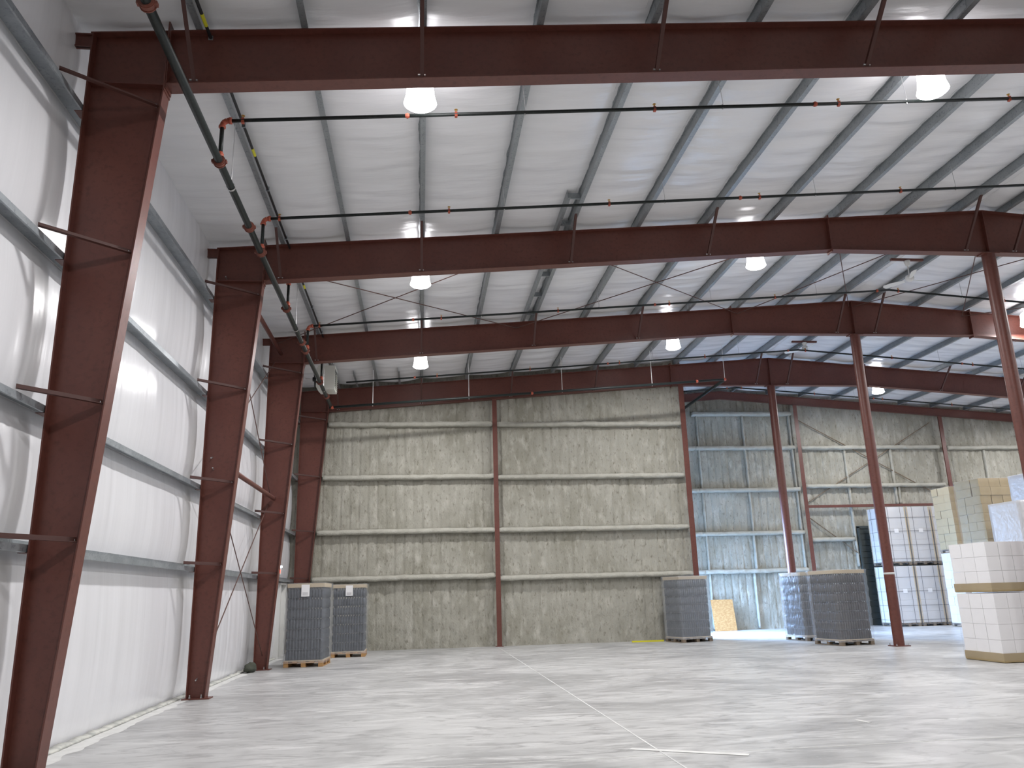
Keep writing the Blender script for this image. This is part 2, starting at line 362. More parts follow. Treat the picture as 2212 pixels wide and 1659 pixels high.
def rafter(Y, xa, xb, name, lab, k):
    """one bolted rafter segment between two end plates"""
    t = thing(name, lab, 'rafter', ((xa+xb)/2, Y, 0), 0, 'dark red rafters'); ox = (xa+xb)/2
    T = lambda x: top(x)-.006
    xs = [xa+.012] + ([APX] if xa < APX < xb else []) + [xb-.012]
    web = [(x-ox, rafbot(x)+.014) for x in xs]+[(x-ox, T(x)-.014) for x in reversed(xs)]
    MB().prism(web, -.005, .005).build('web', RED, t)
    f1 = MB(); f2 = MB()
    for a, b_ in zip(xs[:-1], xs[1:]):
        f1.prism([(a-ox, T(a)-.014), (b_-ox, T(b_)-.014), (b_-ox, T(b_)), (a-ox, T(a))], -.11, .11)
        f2.prism([(a-ox, rafbot(a)), (b_-ox, rafbot(b_)), (b_-ox, rafbot(b_)+.014), (a-ox, rafbot(a)+.014)], -.11, .11)
    f1.build('top_flange', RED, t); f2.build('bottom_flange', RED, t)
    for x, s in ((xa, 1), (xb, -1)):
        pl = MB().box(min(x, x+s*.012)-ox, max(x, x+s*.012)-ox, -.11, .11, rafbot(x)-.05, T(x)+(.07 if 1.2 < x < 33.2 else -.005)).build('end_plate', RED, t)
    if xa < APX < xb:
        for s in (-1, 1): MB().box(-.006, .006, min(s*.006, s*.10), max(s*.006, s*.10), rafbot(APX)+.015, T(APX)-.016).build('stiffener', RED, t)
    for i, x in enumerate(allp):
        if i % 2 == 0 and i <= 10 or (i > 10 and i % 2 == 1):
            if xa+.3 < x < xb-.3:
                for s in (-1,):
                    b = MB().angle((x-ox, s*.10, rafbot(x)+.03), (x-ox, s*(.10+.82), top(x)+.05), .05, .006, (1, 0, 0)).build('flange_brace', BRACE, t)
                    MB().tube((x-ox-.03, s*.10, rafbot(x)+.05), (x-ox+.07, s*.10, rafbot(x)+.05), .013, 6).build('bolt', STEEL, b)
    return t
for k, Y in enumerate(YF[:5]):
    nm = ['behind the camera', 'of the nearest frame across the top of the picture', 'of the second frame', 'of the third frame', 'of the farthest full frame above the foam wall'][k]
    rafter(Y, 1.045, 13.38, 'rafter_beam', f'dark red left rafter {nm}', k)
    rafter(Y, 13.38, RX-13.38, 'rafter_beam', f'dark red ridge beam over the pipe column, {["behind the camera", "nearest frame", "second frame", "third frame", "farthest full frame"][k]}', k)
    rafter(Y, RX-13.38, RX-1.045, 'rafter_beam', f'dark red right slope rafter {nm.replace(" across the top of the picture", "").replace(" above the foam wall", "")}', k)
# mirrored columns at the right wall (simple but complete, for the shell)
for k, Y in enumerate(YF[:5]):
    t = thing('tapered_column', f'tapered red steel column along the right wall, {["behind the camera", "nearest", "second", "third", "fourth"][k]}', 'column', (RX, Y, 0), math.pi, 'tapered columns along the right wall')
    MB().prism([(.125, .02), (XI0-.015, .02), (XI1-.015, ZK), (XI1-.015, top(1)-.03), (.125, top(0)-.03)], -.006, .006).build('web', RED, t)
    MB().box(.108, .125, -.11, .11, .02, top(0)-.02).build('outer_flange', RED, t)
    MB().prism([(XI0-.015, .02), (XI0, .02), (XI1, ZK), (XI1-.015, ZK)], -.11, .11).build('inner_flange', RED, t)
    MB().box(.05, XI0+.08, -.15, .15, .001, .02).build('base_plate', RED, t)
# pipe columns at the ridge line
for k, Y in enumerate(YF[:5]):
    t = thing('pipe_column', ['round red pipe column behind the camera', 'round red pipe column right of the picture on the nearest frame', 'round red pipe column at the right edge of the picture', 'round red pipe column with a white band, beside the bottle pallets', 'farthest round red pipe column, standing behind the pair of bottle pallets'][k], 'column', (APX+.02, Y, 0), 0, 'pipe columns under the ridge')
    me = MB().lathe([(.142, .02), (.142, rafbot(APX)-.022)], 28).mesh('shaft', RED); smooth_by_angle(me); link('shaft', me, t)
    MB().box(-.2, .2, -.13, .13, rafbot(APX)-.022, rafbot(APX)-.001).build('cap_plate', RED, t)
    MB().box(-.21, .21, -.21, .21, .001, .02).build('base_plate', RED, t)
    for sx_ in (-1, 1):
        for s in (-1, 1): MB().lathe([(.02, 0), (.02, .018), (.011, .019), (.011, .05)], 6, (sx_*.17, s*.17, .02)).build('anchor_bolt', STEEL, t)
    if k == 3: MB().lathe([(.1425, 1.90), (.1445, 1.90), (.1445, 1.955), (.1425, 1.955)], 28, cap=False).build('white_band', MARK, t, True)

# end-wall rafter (fifth frame): shallow I beam
t = thing('end_wall_rafter', 'shallow dark red rafter on top of the far foam wall', 'rafter', (0, 23.42, 0))
for a, b_ in ((13.75, APX), (APX, RX-.2)):
    MB().prism([(a, top(a)-.34), (b_, top(b_)-.34), (b_, top(b_)-.01), (a, top(a)-.01)], -.004, .004).build('web', RED, t)
    MB().prism([(a, top(a)-.35), (b_, top(b_)-.35), (b_, top(b_)-.338), (a, top(a)-.338)], -.07, .07).build('bottom_flange', RED, t)
    MB().prism([(a, top(a)-.016), (b_, top(b_)-.016), (b_, top(b_)-.004), (a, top(a)-.004)], -.07, .07).build('top_flange', RED, t)
# foam ledge sprayed above the end rafter
def bead_x(xa, xb, zf, y0, y1, h, name, m, par, seed):
    vs = []; n = int((xb-xa)/.1); 
    for i in range(n+1):
        x = xa+(xb-xa)*i/n; z = zf(x); a = .02*fr(x*3, seed, 0); b_ = .03*fr(x*2.3, seed, 4); c = .035*fr(x*4, seed, 9)
        vs += [(x, y1, z-h/2+a-.02), (x, y0+.02+c, z-h/2+b_), (x, y0+c*.7, z-h*.1), (x, y0+.03+c, z+h/2-.02+a), (x, y1, z+h/2+.03+b_)]
    fs = [(5*i+k, 5*i+(k+1) % 5, 5*(i+1)+(k+1) % 5, 5*(i+1)+k) for i in range(n) for k in range(5)]+[(0, 4, 3, 2, 1), tuple(5*n+q for q in range(5))]
    return MB().add(vs, fs).build(name, m, par, True)
def bead_z(x, za, zb, y0, y1, w, name, m, par, seed):
    vs = []; n = int((zb-za)/.1)
    for i in range(n+1):
        z = za+(zb-za)*i/n; a = .02*fr(z*3, seed, 0); c = .02*fr(z*4, seed, 9)
        vs += [(x-w/2+a-.02, y1, z), (x-w/2+.01+a, y0+.02+c, z), (x+w/2-.01+c, y0+.02+a, z), (x+w/2+a+.02, y1, z)]
    fs = [(4*i+k, 4*i+(k+1) % 4, 4*(i+1)+(k+1) % 4, 4*(i+1)+k) for i in range(n) for k in range(4)]+[(0, 3, 2, 1), tuple(4*n+q for q in range(4))]
    return MB().add(vs, fs).build(name, m, par, True)
def foam_wall(name, xa, xb, Y, thick, girts, seed, ztop=lambda x: top(x)+.26, holes=()):
    """sprayed foam over ribbed sheet: vertical furrows every 0.305 m"""
    nx = int((xb-xa)/.036); nz = 100; vs = []
    for j in range(nz+1):
        for i in range(nx+1):
            x = xa+(xb-xa)*i/nx; z = ztop(x)*j/nz
            u = ((x+.03*fr(z*.9, x*.3, seed, 2)) % .305)/.305; d = min(u, 1-u)*.305
            groove = math.exp(-(d/.024)**2)*(.75+.6*fr(x*1.2, z*.8, seed+3, 2))
            lump = .028*fr(x*2.4, seed, z*2.4, 4)+.012*fr(x*9, seed, z*9, 2)
            lowr = max(0, 1-z/1.6)
            lump += lowr*.02*fr(x*14, seed, z*14, 2)
            vs.append((x, Y-lump+max(0, groove)*(.050-.030*lowr), z))
    w = nx+1; fs = [(j*w+i, j*w+i+1, (j+1)*w+i+1, (j+1)*w+i) for j in range(nz) for i in range(nx)]
    mb = MB(); mb.v = vs; mb.f = fs
    o = mb.build(name, FOAM, None, True); o['kind'] = 'structure'
    # backing sheet
    mb = MB().prism([(xa, 0), (xb, 0)]+[(xb, ztop(xb)+.05)]+([(APX, ztop(APX)+.05)] if xa < APX < xb else [])+[(xa, ztop(xa)+.05)], Y+.10, Y+.10+thick)
    mb.build('metal_sheet', WHITEP, o)
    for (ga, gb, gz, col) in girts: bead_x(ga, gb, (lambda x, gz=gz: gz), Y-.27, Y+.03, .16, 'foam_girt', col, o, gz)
    return o
PW = 13.82
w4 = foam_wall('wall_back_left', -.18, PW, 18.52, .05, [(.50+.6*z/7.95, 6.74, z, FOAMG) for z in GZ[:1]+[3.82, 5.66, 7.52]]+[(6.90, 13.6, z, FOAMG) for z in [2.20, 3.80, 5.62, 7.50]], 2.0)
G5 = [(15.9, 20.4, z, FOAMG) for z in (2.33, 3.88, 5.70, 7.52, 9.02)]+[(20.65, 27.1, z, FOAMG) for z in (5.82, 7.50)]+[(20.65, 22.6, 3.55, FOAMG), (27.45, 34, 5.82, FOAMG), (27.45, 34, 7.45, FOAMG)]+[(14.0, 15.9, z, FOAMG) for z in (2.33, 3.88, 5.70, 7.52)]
w5 = foam_wall('wall_back_right', 13.72, RX, 23.68, .2, G5, 11.0)
for (x, za, zb) in [(16.12, .05, 9.0), (18.18, 2.35, 9.0), (18.05, .05, 2.3), (20.32, 0.05, 9.0), (22.7, 2.4, 7.5), (24.85, 5.0, 7.5), (22.72, 5.05, 5.8), (29.3, 4.9, 7.4), (25.0, 5.0, 5.8)]:
    bead_z(x, za, zb, 23.54, 23.7, .075, 'foam_stud', FOAMG, w5, x)
# edge of the partition and the alcove side wall with the open dock door
sw = MB().box(13.58, PW-.02, 18.63, 19.1, 0, 9.9).box(13.58, PW-.02, 22.75, 23.75, 0, 9.9).box(13.58, PW-.02, 19.1, 22.75, 3.7, 9.9).build('wall_side_alcove', FOAM); sw['kind'] = 'structure'
dj = MB().box(13.5, 13.9, 19.02, 19.1, 0, 3.78).box(13.5, 13.9, 22.75, 22.83, 0, 3.78).box(13.5, 13.9, 19.1, 22.75, 3.7, 3.78).build('door_2', WHITEP); dj['kind'] = 'structure'
# posts in the partition wall and the far wall
def post(x, y, zt, lab, w=.16, d=.14, ya=-1):
    t = thing('wall_post', lab, 'post', (x, y, 0), 0, 'red posts in the foam walls')
    MB().box(-w/2, w/2, -d, -d+.012, .02, zt).build('front_flange', RED, t); MB().box(-.005, .005, -d+.012, .03, .02, zt).build('web', RED, t)
    MB().box(-w/2-.05, w/2+.05, -d-.03, 0, .001, .02).build('base_plate', RED, t); return t
post(6.82, 18.40, rafbot(6.82)-.01, 'red steel post in the middle of the grey foam partition wall')
post(13.70, 18.40, rafbot(13.5)+.0, 'red steel post at the right end of the grey foam partition wall', .19)
post(20.55, 23.50, top(20.55)-.36, 'red steel post in the far foam wall left of the red header', .17)
post(27.3, 23.50, top(27.3)-.36, 'red steel post in the far foam wall above the brown cartons', .17)
o = MB().box(20.65, 27.2, 23.40, 23.5, 4.88, 4.99).build('door_header', RED); tag(o, 'thin red steel header beam across the far foam wall above white stacks', 'header')
# diagonal rods on the far wall, half buried in foam
for (a, b_, lab) in [((20.7, 8.75), (26.9, 5.3), 'thin diagonal brace rod falling right across the far foam wall'), ((20.7, 5.1), (26.9, 8.6), 'thin diagonal brace rod rising right across the far foam wall'), ((20.7, 4.5), (24.2, 1.8), 'short diagonal brace rod below the red header on the far wall')]:
    o = MB().tube((a[0], 23.585, a[1]), (b_[0], 23.585, b_[1]), .022, 6).build('brace_rod', DWOOD); tag(o, lab, 'brace rod')
# dark roll-up door in the far wall behind the white stacks
dd = MB().box(22.78, 22.86, 23.48, 23.6, .0, 4.05).box(26.2, 26.28, 23.48, 23.6, 0, 4.05).box(22.78, 26.28, 23.48, 23.6, 4.0, 4.08).build('door_3', DOORG); dd['kind'] = 'structure'
for i in range(16): MB().box(22.861, 26.199, 23.53, 23.57, .02+i*.249, .02+i*.249+.235).build('slat', DOORG, dd)

# ------------------------------------------------------------------ struts and rods of the braced bay
Y2, Y3 = YF[2], YF[3]
for z, nm in ((4.24, 'at mid height'), (8.2, 'near the eave')):
    o = MB().tube((.42, Y2+.12, z), (.42, Y3-.12, z), .055, 14).build('strut_pipe', RED, None, True); tag(o, f'red strut pipe {nm} between the second and third wall columns', 'strut')
for (z0, z1, nm) in [(8.0, 4.35, 'upper rod falling away from the camera'), (4.35, 8.0, 'upper rod rising away from the camera'), (4.1, .35, 'lower rod falling away from the camera'), (.35, 4.1, 'lower rod rising away from the camera')]:
    xo_ = .26 if z1 > z0 else .30
    o = MB().tube((xo_, Y2+.02, z0), (xo_, Y3-.02, z1), .012, 6).build('brace_rod', ROD); tag(o, f'thin wall brace, {nm}, second to third column', 'brace rod', 'X braces on the left wall')
    MB().tube((xo_, Y2-.10, z0+(.03 if z1 < z0 else -.03)), (xo_, Y2+.02, z0), .014, 6).build('rod_end', STEEL, o)
xb = [.30, 6.95, 13.6, 17.15]; xr = [17.3, 20.8, 27.4]
def rz_(x): return top(x)-.16
for s in range(3):
    a, c = xb[s], xb[s+1]
    for q in (0, 1):
        p = (a, Y2+.02 if q == 0 else Y3-.02, rz_(a)); e = (c, Y3-.02 if q == 0 else Y2+.02, rz_(c)+.0+.03*q)
        o = MB().tube(p, e, .012, 6).build('brace_rod', ROD); tag(o, f'thin roof cross brace rod, {["leftmost", "middle", "ridge side"][s]} cross, end {"near left" if q == 0 else "far left"}', 'brace rod', 'X braces under the roof')
for s in range(2):
    a, c = xr[s], xr[s+1]
    for q in (0, 1):
        p = (a, Y2+.02 if q == 0 else Y3-.02, rz_(a)); e = (c, Y3-.02 if q == 0 else Y2+.02, rz_(c)+.03*q)
        o = MB().tube(p, e, .012, 6).build('brace_rod', ROD); tag(o, f'thin roof cross brace rod, {["first", "second"][s]} cross right of ridge, end {"near left" if q == 0 else "far left"}', 'brace rod', 'X braces under the roof')

# ------------------------------------------------------------------ high-bay lamps
prof = [(.055, .40), (.15, .39), (.185, .34), (.195, .22), (.205, .12), (.225, .04), (.236, 0), (.20, -.03), (.10, -.055), (.02, -.06)]
lamp_l = bpy.data.lights.new('lamp_light', 'AREA'); lamp_l.shape = 'DISK'; lamp_l.size = .40; lamp_l.energy = LAMPW; lamp_l.color = (1, .985, .985)
lamp_me = MB().lathe(prof, 20).mesh('glowing_reflector', GLOW, True)
ball_me = MB().lathe([(.03, .40), (.075, .405), (.075, .52), (.05, .56), (.012, .57)], 14).mesh('ballast_housing', WHITEP, True)
def lamp(x, y, zc, lab, group):
    t = thing('high_bay_lamp', lab, 'lamp', (x, y, zc-.17), 0, group)
    link('glowing_reflector', lamp_me, t); link('ballast_housing', ball_me, t)
    link('lamp_light', lamp_l, t, (0, 0, -.075))
    zt = top(x)+.02-(zc-.17)
    if zt > .59: MB().tube((0, 0, .56), (0, 0, zt), .012, 6).build('hanger', STEEL, t)
LY = [.83, 7.70, 14.34]
rows = [(4.22, 8.62, LY+[-6.0], 'left row'), (12.18, 9.24, [.86, 7.72, 14.22, -6.0], 'middle row'), (22.45, 9.25, [.86, 7.0, 11.72, 19.98, -6.0], 'row right of ridge'), (30.2, 8.62, [.86, 7.7, 14.3, -6.0, 20.0], 'right row')]
for (x, z, ys, nm) in rows:
    for y in ys:
        d = 'behind the camera' if y < -3 else 'just beyond the nearest rafter' if y < 3 else 'just beyond the second rafter' if y < 9 else 'in front of the third rafter' if y < 12 else 'beyond the third rafter' if y < 16 else 'beyond the fourth rafter'
        lamp(x, y, z, f'glowing white high-bay lamp of the {nm}, {d}', f'high-bay lamps, {nm}')

# ------------------------------------------------------------------ sprinkler pipes
MX, MZ = 1.40, 7.68
sm = thing('sprinkler_main', 'thick dark sprinkler main pipe running the length of the left side', 'pipe', (MX, 0, MZ), .0035)
me = MB().tube((0, YB+.5, 0), (0, 16.25, 0), .054, 16).mesh('pipe', PIPE); smooth_by_angle(me); link('pipe', me, sm)
coup = MB().tube((0, -.05, 0), (0, .05, 0), .078, 14).tube((0, -.035, 0), (0, -.025, 0), .09, 14).tube((0, .025, 0), (0, .035, 0), .09, 14).box(-.105, -.07, -.03, .03, -.02, .02).box(.07, .105, -.03, .03, -.02, .02).mesh('coupling', RFIT)
BY = [-4.9, -1.8, 1.27, 4.36, 7.25, 10.30, 13.25]
for y in (-5.9, -1.86, 3.35, 9.6, 13.3, 15.0, -4.9, 1.27, 4.36, 7.25, 10.30): link('coupling', coup, sm, (0, y, 0))
for y in (2.0, 8.6, 14.2):
    MB().tube((0, y, .06), (0, y, top(MX)-MZ+.02), .007, 6).build('hanger_rod', STEEL, sm); o = MB().lathe([(.068, -.02), (.068, .02)], 12, cap=False).build('hanger_ring', STEEL, sm, True); o.location = (0, y, 0); o.rotation_euler = (math.pi/2, 0, 0)
br_couple = MB().tube((-.03, 0, 0), (.03, 0, 0), .034, 10).tube((-.012, 0, 0), (.012, 0, 0), .042, 10).mesh('coupling', ORANGE)
head = MB().box(-.02, .02, -.025, .025, -.045, .035).mesh('head_tee', ORANGE)
def branch(y, lab, x1=RX-1.4, x0=MX, riser=True, ends=True, z_off=.44):
    zf = lambda x: top(x)-z_off
    t = thing('sprinkler_branch', lab, 'pipe', (0, y, 0), 0, 'sprinkler branch pipes under the purlins')
    pts = [x0+.10]+([APX] if x0 < APX < x1 else [])+[x1]
    pb = MB()
    for a, b_ in zip(pts[:-1], pts[1:]): pb.tube((a, 0, zf(a)), (b_, 0, zf(b_)), .027, 10)
    pb.build('pipe', PIPE, t, True)
    if riser:
        MB().tube((x0, 0, MZ+.05), (x0, 0, zf(x0)-.05), .03, 10).build('riser', PIPE, t, True)
        MB().lathe([(.05, 0), (.05, .07), (.036, .08), (.036, .10)], 12, (x0, 0, MZ+.05)).build('outlet', ORANGE, t, True)
        e = MB(); 
        for i in range(5):
            a0, a1 = i*math.pi/10, (i+1)*math.pi/10; f = lambda a: (x0+.09-.09*math.cos(a), 0, zf(x0)-.09+.09*math.sin(a)+.01)
            e.tube(f(a0), f(a1), .04, 10)
        e.tube((x0, 0, zf(x0)-.11), (x0, 0, zf(x0)-.08), .05, 10).tube((x0+.09, 0, zf(x0)+.01), (x0+.13, 0, zf(x0)+.01), .05, 10)
        e.build('elbow', ORANGE, t, True)
    for x in (4.03, 10.44, 16.82, 23.2, 29.6):
        if x0 < x < x1: link('coupling', br_couple, t, (x, 0, zf(x)))
    for x in (1.68, 4.75, 7.81, 10.84, 13.83, 17.45, 20.6, 23.6, 26.7, 29.8):
        if x0+.1 < x < x1:
            h = link('sprinkler_head', head, t, (x, 0, zf(x)))
            MB().box(-.006, .006, -.012, .012, .035, .075).lathe([(.028, .075), (.028, .079)], 8).build('deflector', BRASS, h)
    for x in (5.80, 8.92, 12.02, 15.05, APX*2-15.05, APX*2-12.02, APX*2-8.92, APX*2-5.8):
        if x0 < x < x1:
            MB().tube((x, 0, zf(x)+.025), (x-.03, .0, top(x)+.03), .005, 5).tube((x-.012, 0, zf(x)-.045), (x-.012, 0, zf(x)+.04), .014, 6).build('hanger', STEEL, t)
    return t
for i, y in enumerate(BY):
    d = ['behind the camera, far', 'behind the camera, near', 'just beyond the nearest rafter', 'in front of the second rafter', 'hidden behind the second rafter', 'in front of the third rafter', 'hidden behind the third rafter'][i]
    branch(y, f'dark sprinkler branch pipe with orange fittings, {d}')
branch(15.9, 'dark sprinkler branch pipe just above the farthest full rafter', x0=1.75, riser=False)
branch(21.6, 'dark sprinkler branch pipe in front of the far foam wall', x0=14.6, riser=False, z_off=.30)
# low cross main from the end of the main
t = thing('cross_main', 'dark cross main pipe hung low along the bottom of the farthest full rafter', 'pipe', (0, 16.25, 0))
zc_ = lambda x: MZ-.06+(x-MX)*.0735
MB().tube((MX-.1, 0, zc_(MX)), (14.6, 0, zc_(14.6)), .04, 12).build('pipe', PIPE, t, True)
for x in (MX, 7.9, 13.6, 14.6): link('coupling', br_couple, t, (x, 0, zc_(x))).scale = (1.3, 1.3, 1.3)
for x in (2.68, 5.80, 8.92, 12.02, 14.6):
    MB().tube((x, 0, zc_(x)-.05), (x, 0, top(x)+.02), .010, 6).build('hanger_rod', WHITEP, t)
MB().tube((14.6, .03, zc_(14.6)), (14.6, 22.6-16.25, zc_(14.6)+.02), .055, 12).build('far_pipe', PIPE, t, True)
# gas pipe along the first purlin with yellow stickers
g = thing('gas_pipe', 'thin black pipe with yellow stickers clipped along the first purlin', 'pipe', (1.52, 0, top(1.5)-.05))
MB().tube((0, YB+.3, 0), (0, 14.5, 0), .022, 10).build('pipe', BLACK, g, True)
for y in (-5.2, -.35, 2.75, 8.6, 12.9): MB().tube((0, y-.11, 0), (0, y+.11, 0), .0245, 10).build('yellow_sticker', YEL, g)
for y in range(-12, 14, 2): MB().box(-.03, .03, y-.01, y+.01, -.03, .055).build('clip', GALV, g)

# ------------------------------------------------------------------ unit heater and ceiling fans
h = thing('unit_heater', 'cream unit heater hung below the roof near the farthest left column', 'heater', (1.32, 15.0, 7.82), .0)
bm = MB().prism([(-.26, .10), (-.17, 0), (.30, 0), (.30, .76), (-.20, .76), (-.26, .66)], -.3, .3).build('cabinet', HEAT, h)
MB().box(.301, .305, -.24, .24, .10, .66).build('grille_opening', BLACK, h)
lme = MB().box(.300, .335, -.25, .25, 0, .008).mesh('louver', HEAT)
for i in range(9): o = link('louver', lme, h, (0, 0, .13+i*.06)); o.rotation_euler = (0, .25, 0)
fbm = MB().tube((-.27, 0, .40), (-.40, 0, .40), .07, 12)
fbm.build('fan_motor', BLACK, h)
for k in range(4):
    a = k*math.pi/2+.5; MB().bar((-.30, .05*math.cos(a), .40+.05*math.sin(a)), (-.30, .24*math.cos(a), .40+.24*math.sin(a)), .03, .12, (1, 0, 0)).build('fan_blade', BLACK, h)
MB().tube((-.62, 0, .42), (-.40, 0, .41), .012, 6).build('power_conduit', STEEL, h)
for s in (-1, 1):
    for x in (-.1, .2): MB().tube((x, s*.2, .76), (x, s*.2, top(1.3)-7.82+.0), .009, 6).build('hanger_rod', BLACK, h)
def fan(x, y, z, rz, lab):
    t = thing('ceiling_fan', lab, 'fan', (x, y, z), rz)
    MB().lathe([(.02, .10), (.09, .09), (.11, .03), (.10, -.03), (.05, -.07), (.01, -.075)], 16).build('motor', WHITEP, t, True)
    ht = top(x)-z-.12
    MB().tube((0, 0, .09), (0, 0, ht), .015, 8).build('down_rod', WHITEP, t); MB().lathe([(.05, ht-.14), (.08, ht-.02), (.08, ht)], 12).build('canopy', WHITEP, t, True)
    MB().box(-.45, .45, -.035, .035, ht+.002, ht+.06).build('mounting_bar', RED, t).rotation_euler[2] = -rz
    for k in range(3):
        a = k*2*math.pi/3; b = MB()
        pr = [(.14, -.04), (.45, -.075), (.66, -.07), (.70, 0), (.66, .07), (.45, .075), (.14, .04)]
        vs = [(r, w_, -.02+w_*.35) for r, w_ in pr]+[(r, w_, -.028+w_*.35) for r, w_ in pr]; n = 7
        b.add(vs, [tuple(range(n)), tuple(range(2*n-1, n-1, -1))]+[(i, n+i, n+(i+1) % n, (i+1) % n) for i in range(n)])
        b.build('blade', WHITEP, t).rotation_euler[2] = a
fan(16.95, 9.0, 9.35, 2.2, 'white three-blade ceiling fan between the second and third rafters near the ridge')
fan(17.5, 16.0, 9.62, .5, 'white three-blade ceiling fan beyond the third rafter near the ridge')

# ------------------------------------------------------------------ pallets
def wood_pallet(t, w, d, m, h=.14):
    for i in range(5):
        x = -w/2+i*(w-.12)/4; MB().box(x, x+.12, -d/2, d/2, h-.02, h).build('deck_board', m, t)
    for j in (-d/2, -.06, d/2-.12): MB().box(-w/2, w/2, j, j+.12, h-.042, h-.0205).build('stringer_board', m, t)
    for j in (-d/2, -.06, d/2-.12):
        for x in (-w/2, -.06, w/2-.12): MB().box(x+.002, x+.118, j+.002, j+.118, .022, h-.0425).build('block', m, t)
    for x in (-w/2, -.05, w/2-.12): MB().box(x, x+.12, -d/2, d/2, .002, .0215).build('bottom_board', m, t)
bcache = {}
def bottles(w, d, n, m):
    key = (w, d, n, m.name)
    if key in bcache: return bcache[key]
    bh = 1.80/n; r = .038; pf = [(r*.8, .0), (r, .008), (r, bh*.66), (r*.86, bh*.75), (r*.5, bh*.84), (r*.40, bh*.97), (r*.46, bh*.985)]
    mb = MB(); nx = int(w/(2*r+.001)); ny = int(d/(2*r+.001)); sx_ = (w-2*r)/(nx-1); sy_ = (d-2*r)/(ny-1)
    for k in range(n):
        for i in range(nx):
            for j in range(ny):
                if i in (0, nx-1) or j in (0, ny-1):
                    mb.lathe(pf, 8, (-w/2+r+i*sx_, -d/2+r+j*sy_, .175+k*bh), cap=False)
    bcache[key] = mb.mesh('glass_bottles', m, True); return bcache[key]
def film_shell(w, d, z0, z1, n, m, amp=.012, seed=0, flare=.02):
    """wrinkled film hood that follows the layers"""
    nz = 6*n; per = []; q = 10
    for a, b_ in (((-1, -1), (1, -1)), ((1, -1), (1, 1)), ((1, 1), (-1, 1)), ((-1, 1), (-1, -1))):
        for i in range(q): t_ = i/q; per.append((a[0]+(b_[0]-a[0])*t_, a[1]+(b_[1]-a[1])*t_))
    vs = []
    for j in range(nz+1):
        z = z0+(z1-z0)*j/nz; ph = (j/nz*n) % 1; pinch = -amp*(math.sin(math.pi*ph)**2 if j not in (0, nz) else 0)
        off = .012+pinch*-1*0
        ss = .024+amp*(.5+.5*math.cos(2*math.pi*ph))+(flare if j == 0 else 0)
        for (x, y) in per:
            e = .006*fr(x*4, y*4+seed, z*4)
            vs.append((x*(w/2+ss+e), y*(d/2+ss+e), z))
    c = len(per); mb = MB(); mb.v = vs; mb.f = [(j*c+i, j*c+(i+1) % c, (j+1)*c+(i+1) % c, (j+1)*c+i) for j in range(nz) for i in range(c)]+[tuple(range(nz*c, nz*c+c))]
    return mb.mesh('film_wrap', m, True)
def bottle_pallet(x, y, rz, lab, w=1.0, d=1.2, n=7, glass=None, label=True, wood=None, film=None):
    t = thing('bottle_pallet', lab, 'pallet of bottles', (x, y, 0), rz, 'shrink-wrapped pallets of glass bottles')
    wood_pallet(t, w, d, wood or WOOD)
    W_, D_ = w-.06, d-.06; bh = 1.80/n
    o = link('glass_bottles', bottles(W_, D_, n, glass or GLASSB), t); o['kind'] = 'stuff'
    pm = MB().box(-W_/2+.004, W_/2-.004, -D_/2+.004, D_/2-.004, 0, .006).mesh('layer_pad', PAD)
    for k in range(n): link('layer_pad', pm, t, (0, 0, .168+k*bh))
    MB().box(-w/2+.01, w/2-.01, -d/2+.01, d/2-.01, .142, .166).build('base_tray', CARD2, t)
    zt = .175+1.80
    MB().box(-w/2+.02, w/2-.02, -d/2+.02, d/2-.02, zt, zt+.10).build('top_tray', CARD2, t)
    if label:
        p = MB().box(-.10, .11, -d/2-.064, -d/2-.062, zt-.23, zt+.07).build('paper_label', PAPER, t)
        q = MB()
        for i in range(4): q.box(-.07+.0*i, .07, -d/2-.0655, -d/2-.0645, zt-.20+i*.02, zt-.192+i*.02)
        q.build('print', INK, p)
    link('film_wrap', film_shell(w-.03, d-.03, .10, zt+.115, n, film or FILM, .014, x), t)
    return t
bottle_pallet(1.28, 13.38, -.05, 'shrink-wrapped pallet of dark bottles nearest the left wall, front one of two', n=7)
bottle_pallet(2.10, 16.42, 0.02, 'shrink-wrapped pallet of dark bottles behind and right of the front left one', n=7)
bottle_pallet(13.02, 17.52, .28, 'hazy shrink-wrapped pallet of bottles at the right end of foam partition', w=1.15, d=1.0, n=7, label=False, wood=DWOOD, film=FILMH)
bottle_pallet(16.38, 13.75, .17, 'shrink-wrapped pallet of dark brown bottles beside the banded pipe column', w=1.1, d=1.2, n=7, glass=GLASSD, label=False, wood=DWOOD)
bottle_pallet(16.50, 16.1, .17, 'shrink-wrapped bottle pallet half hidden behind another, its side lit blue', w=1.0, d=1.1, n=7, glass=GLASSD, label=False, wood=DWOOD, film=FILMH)

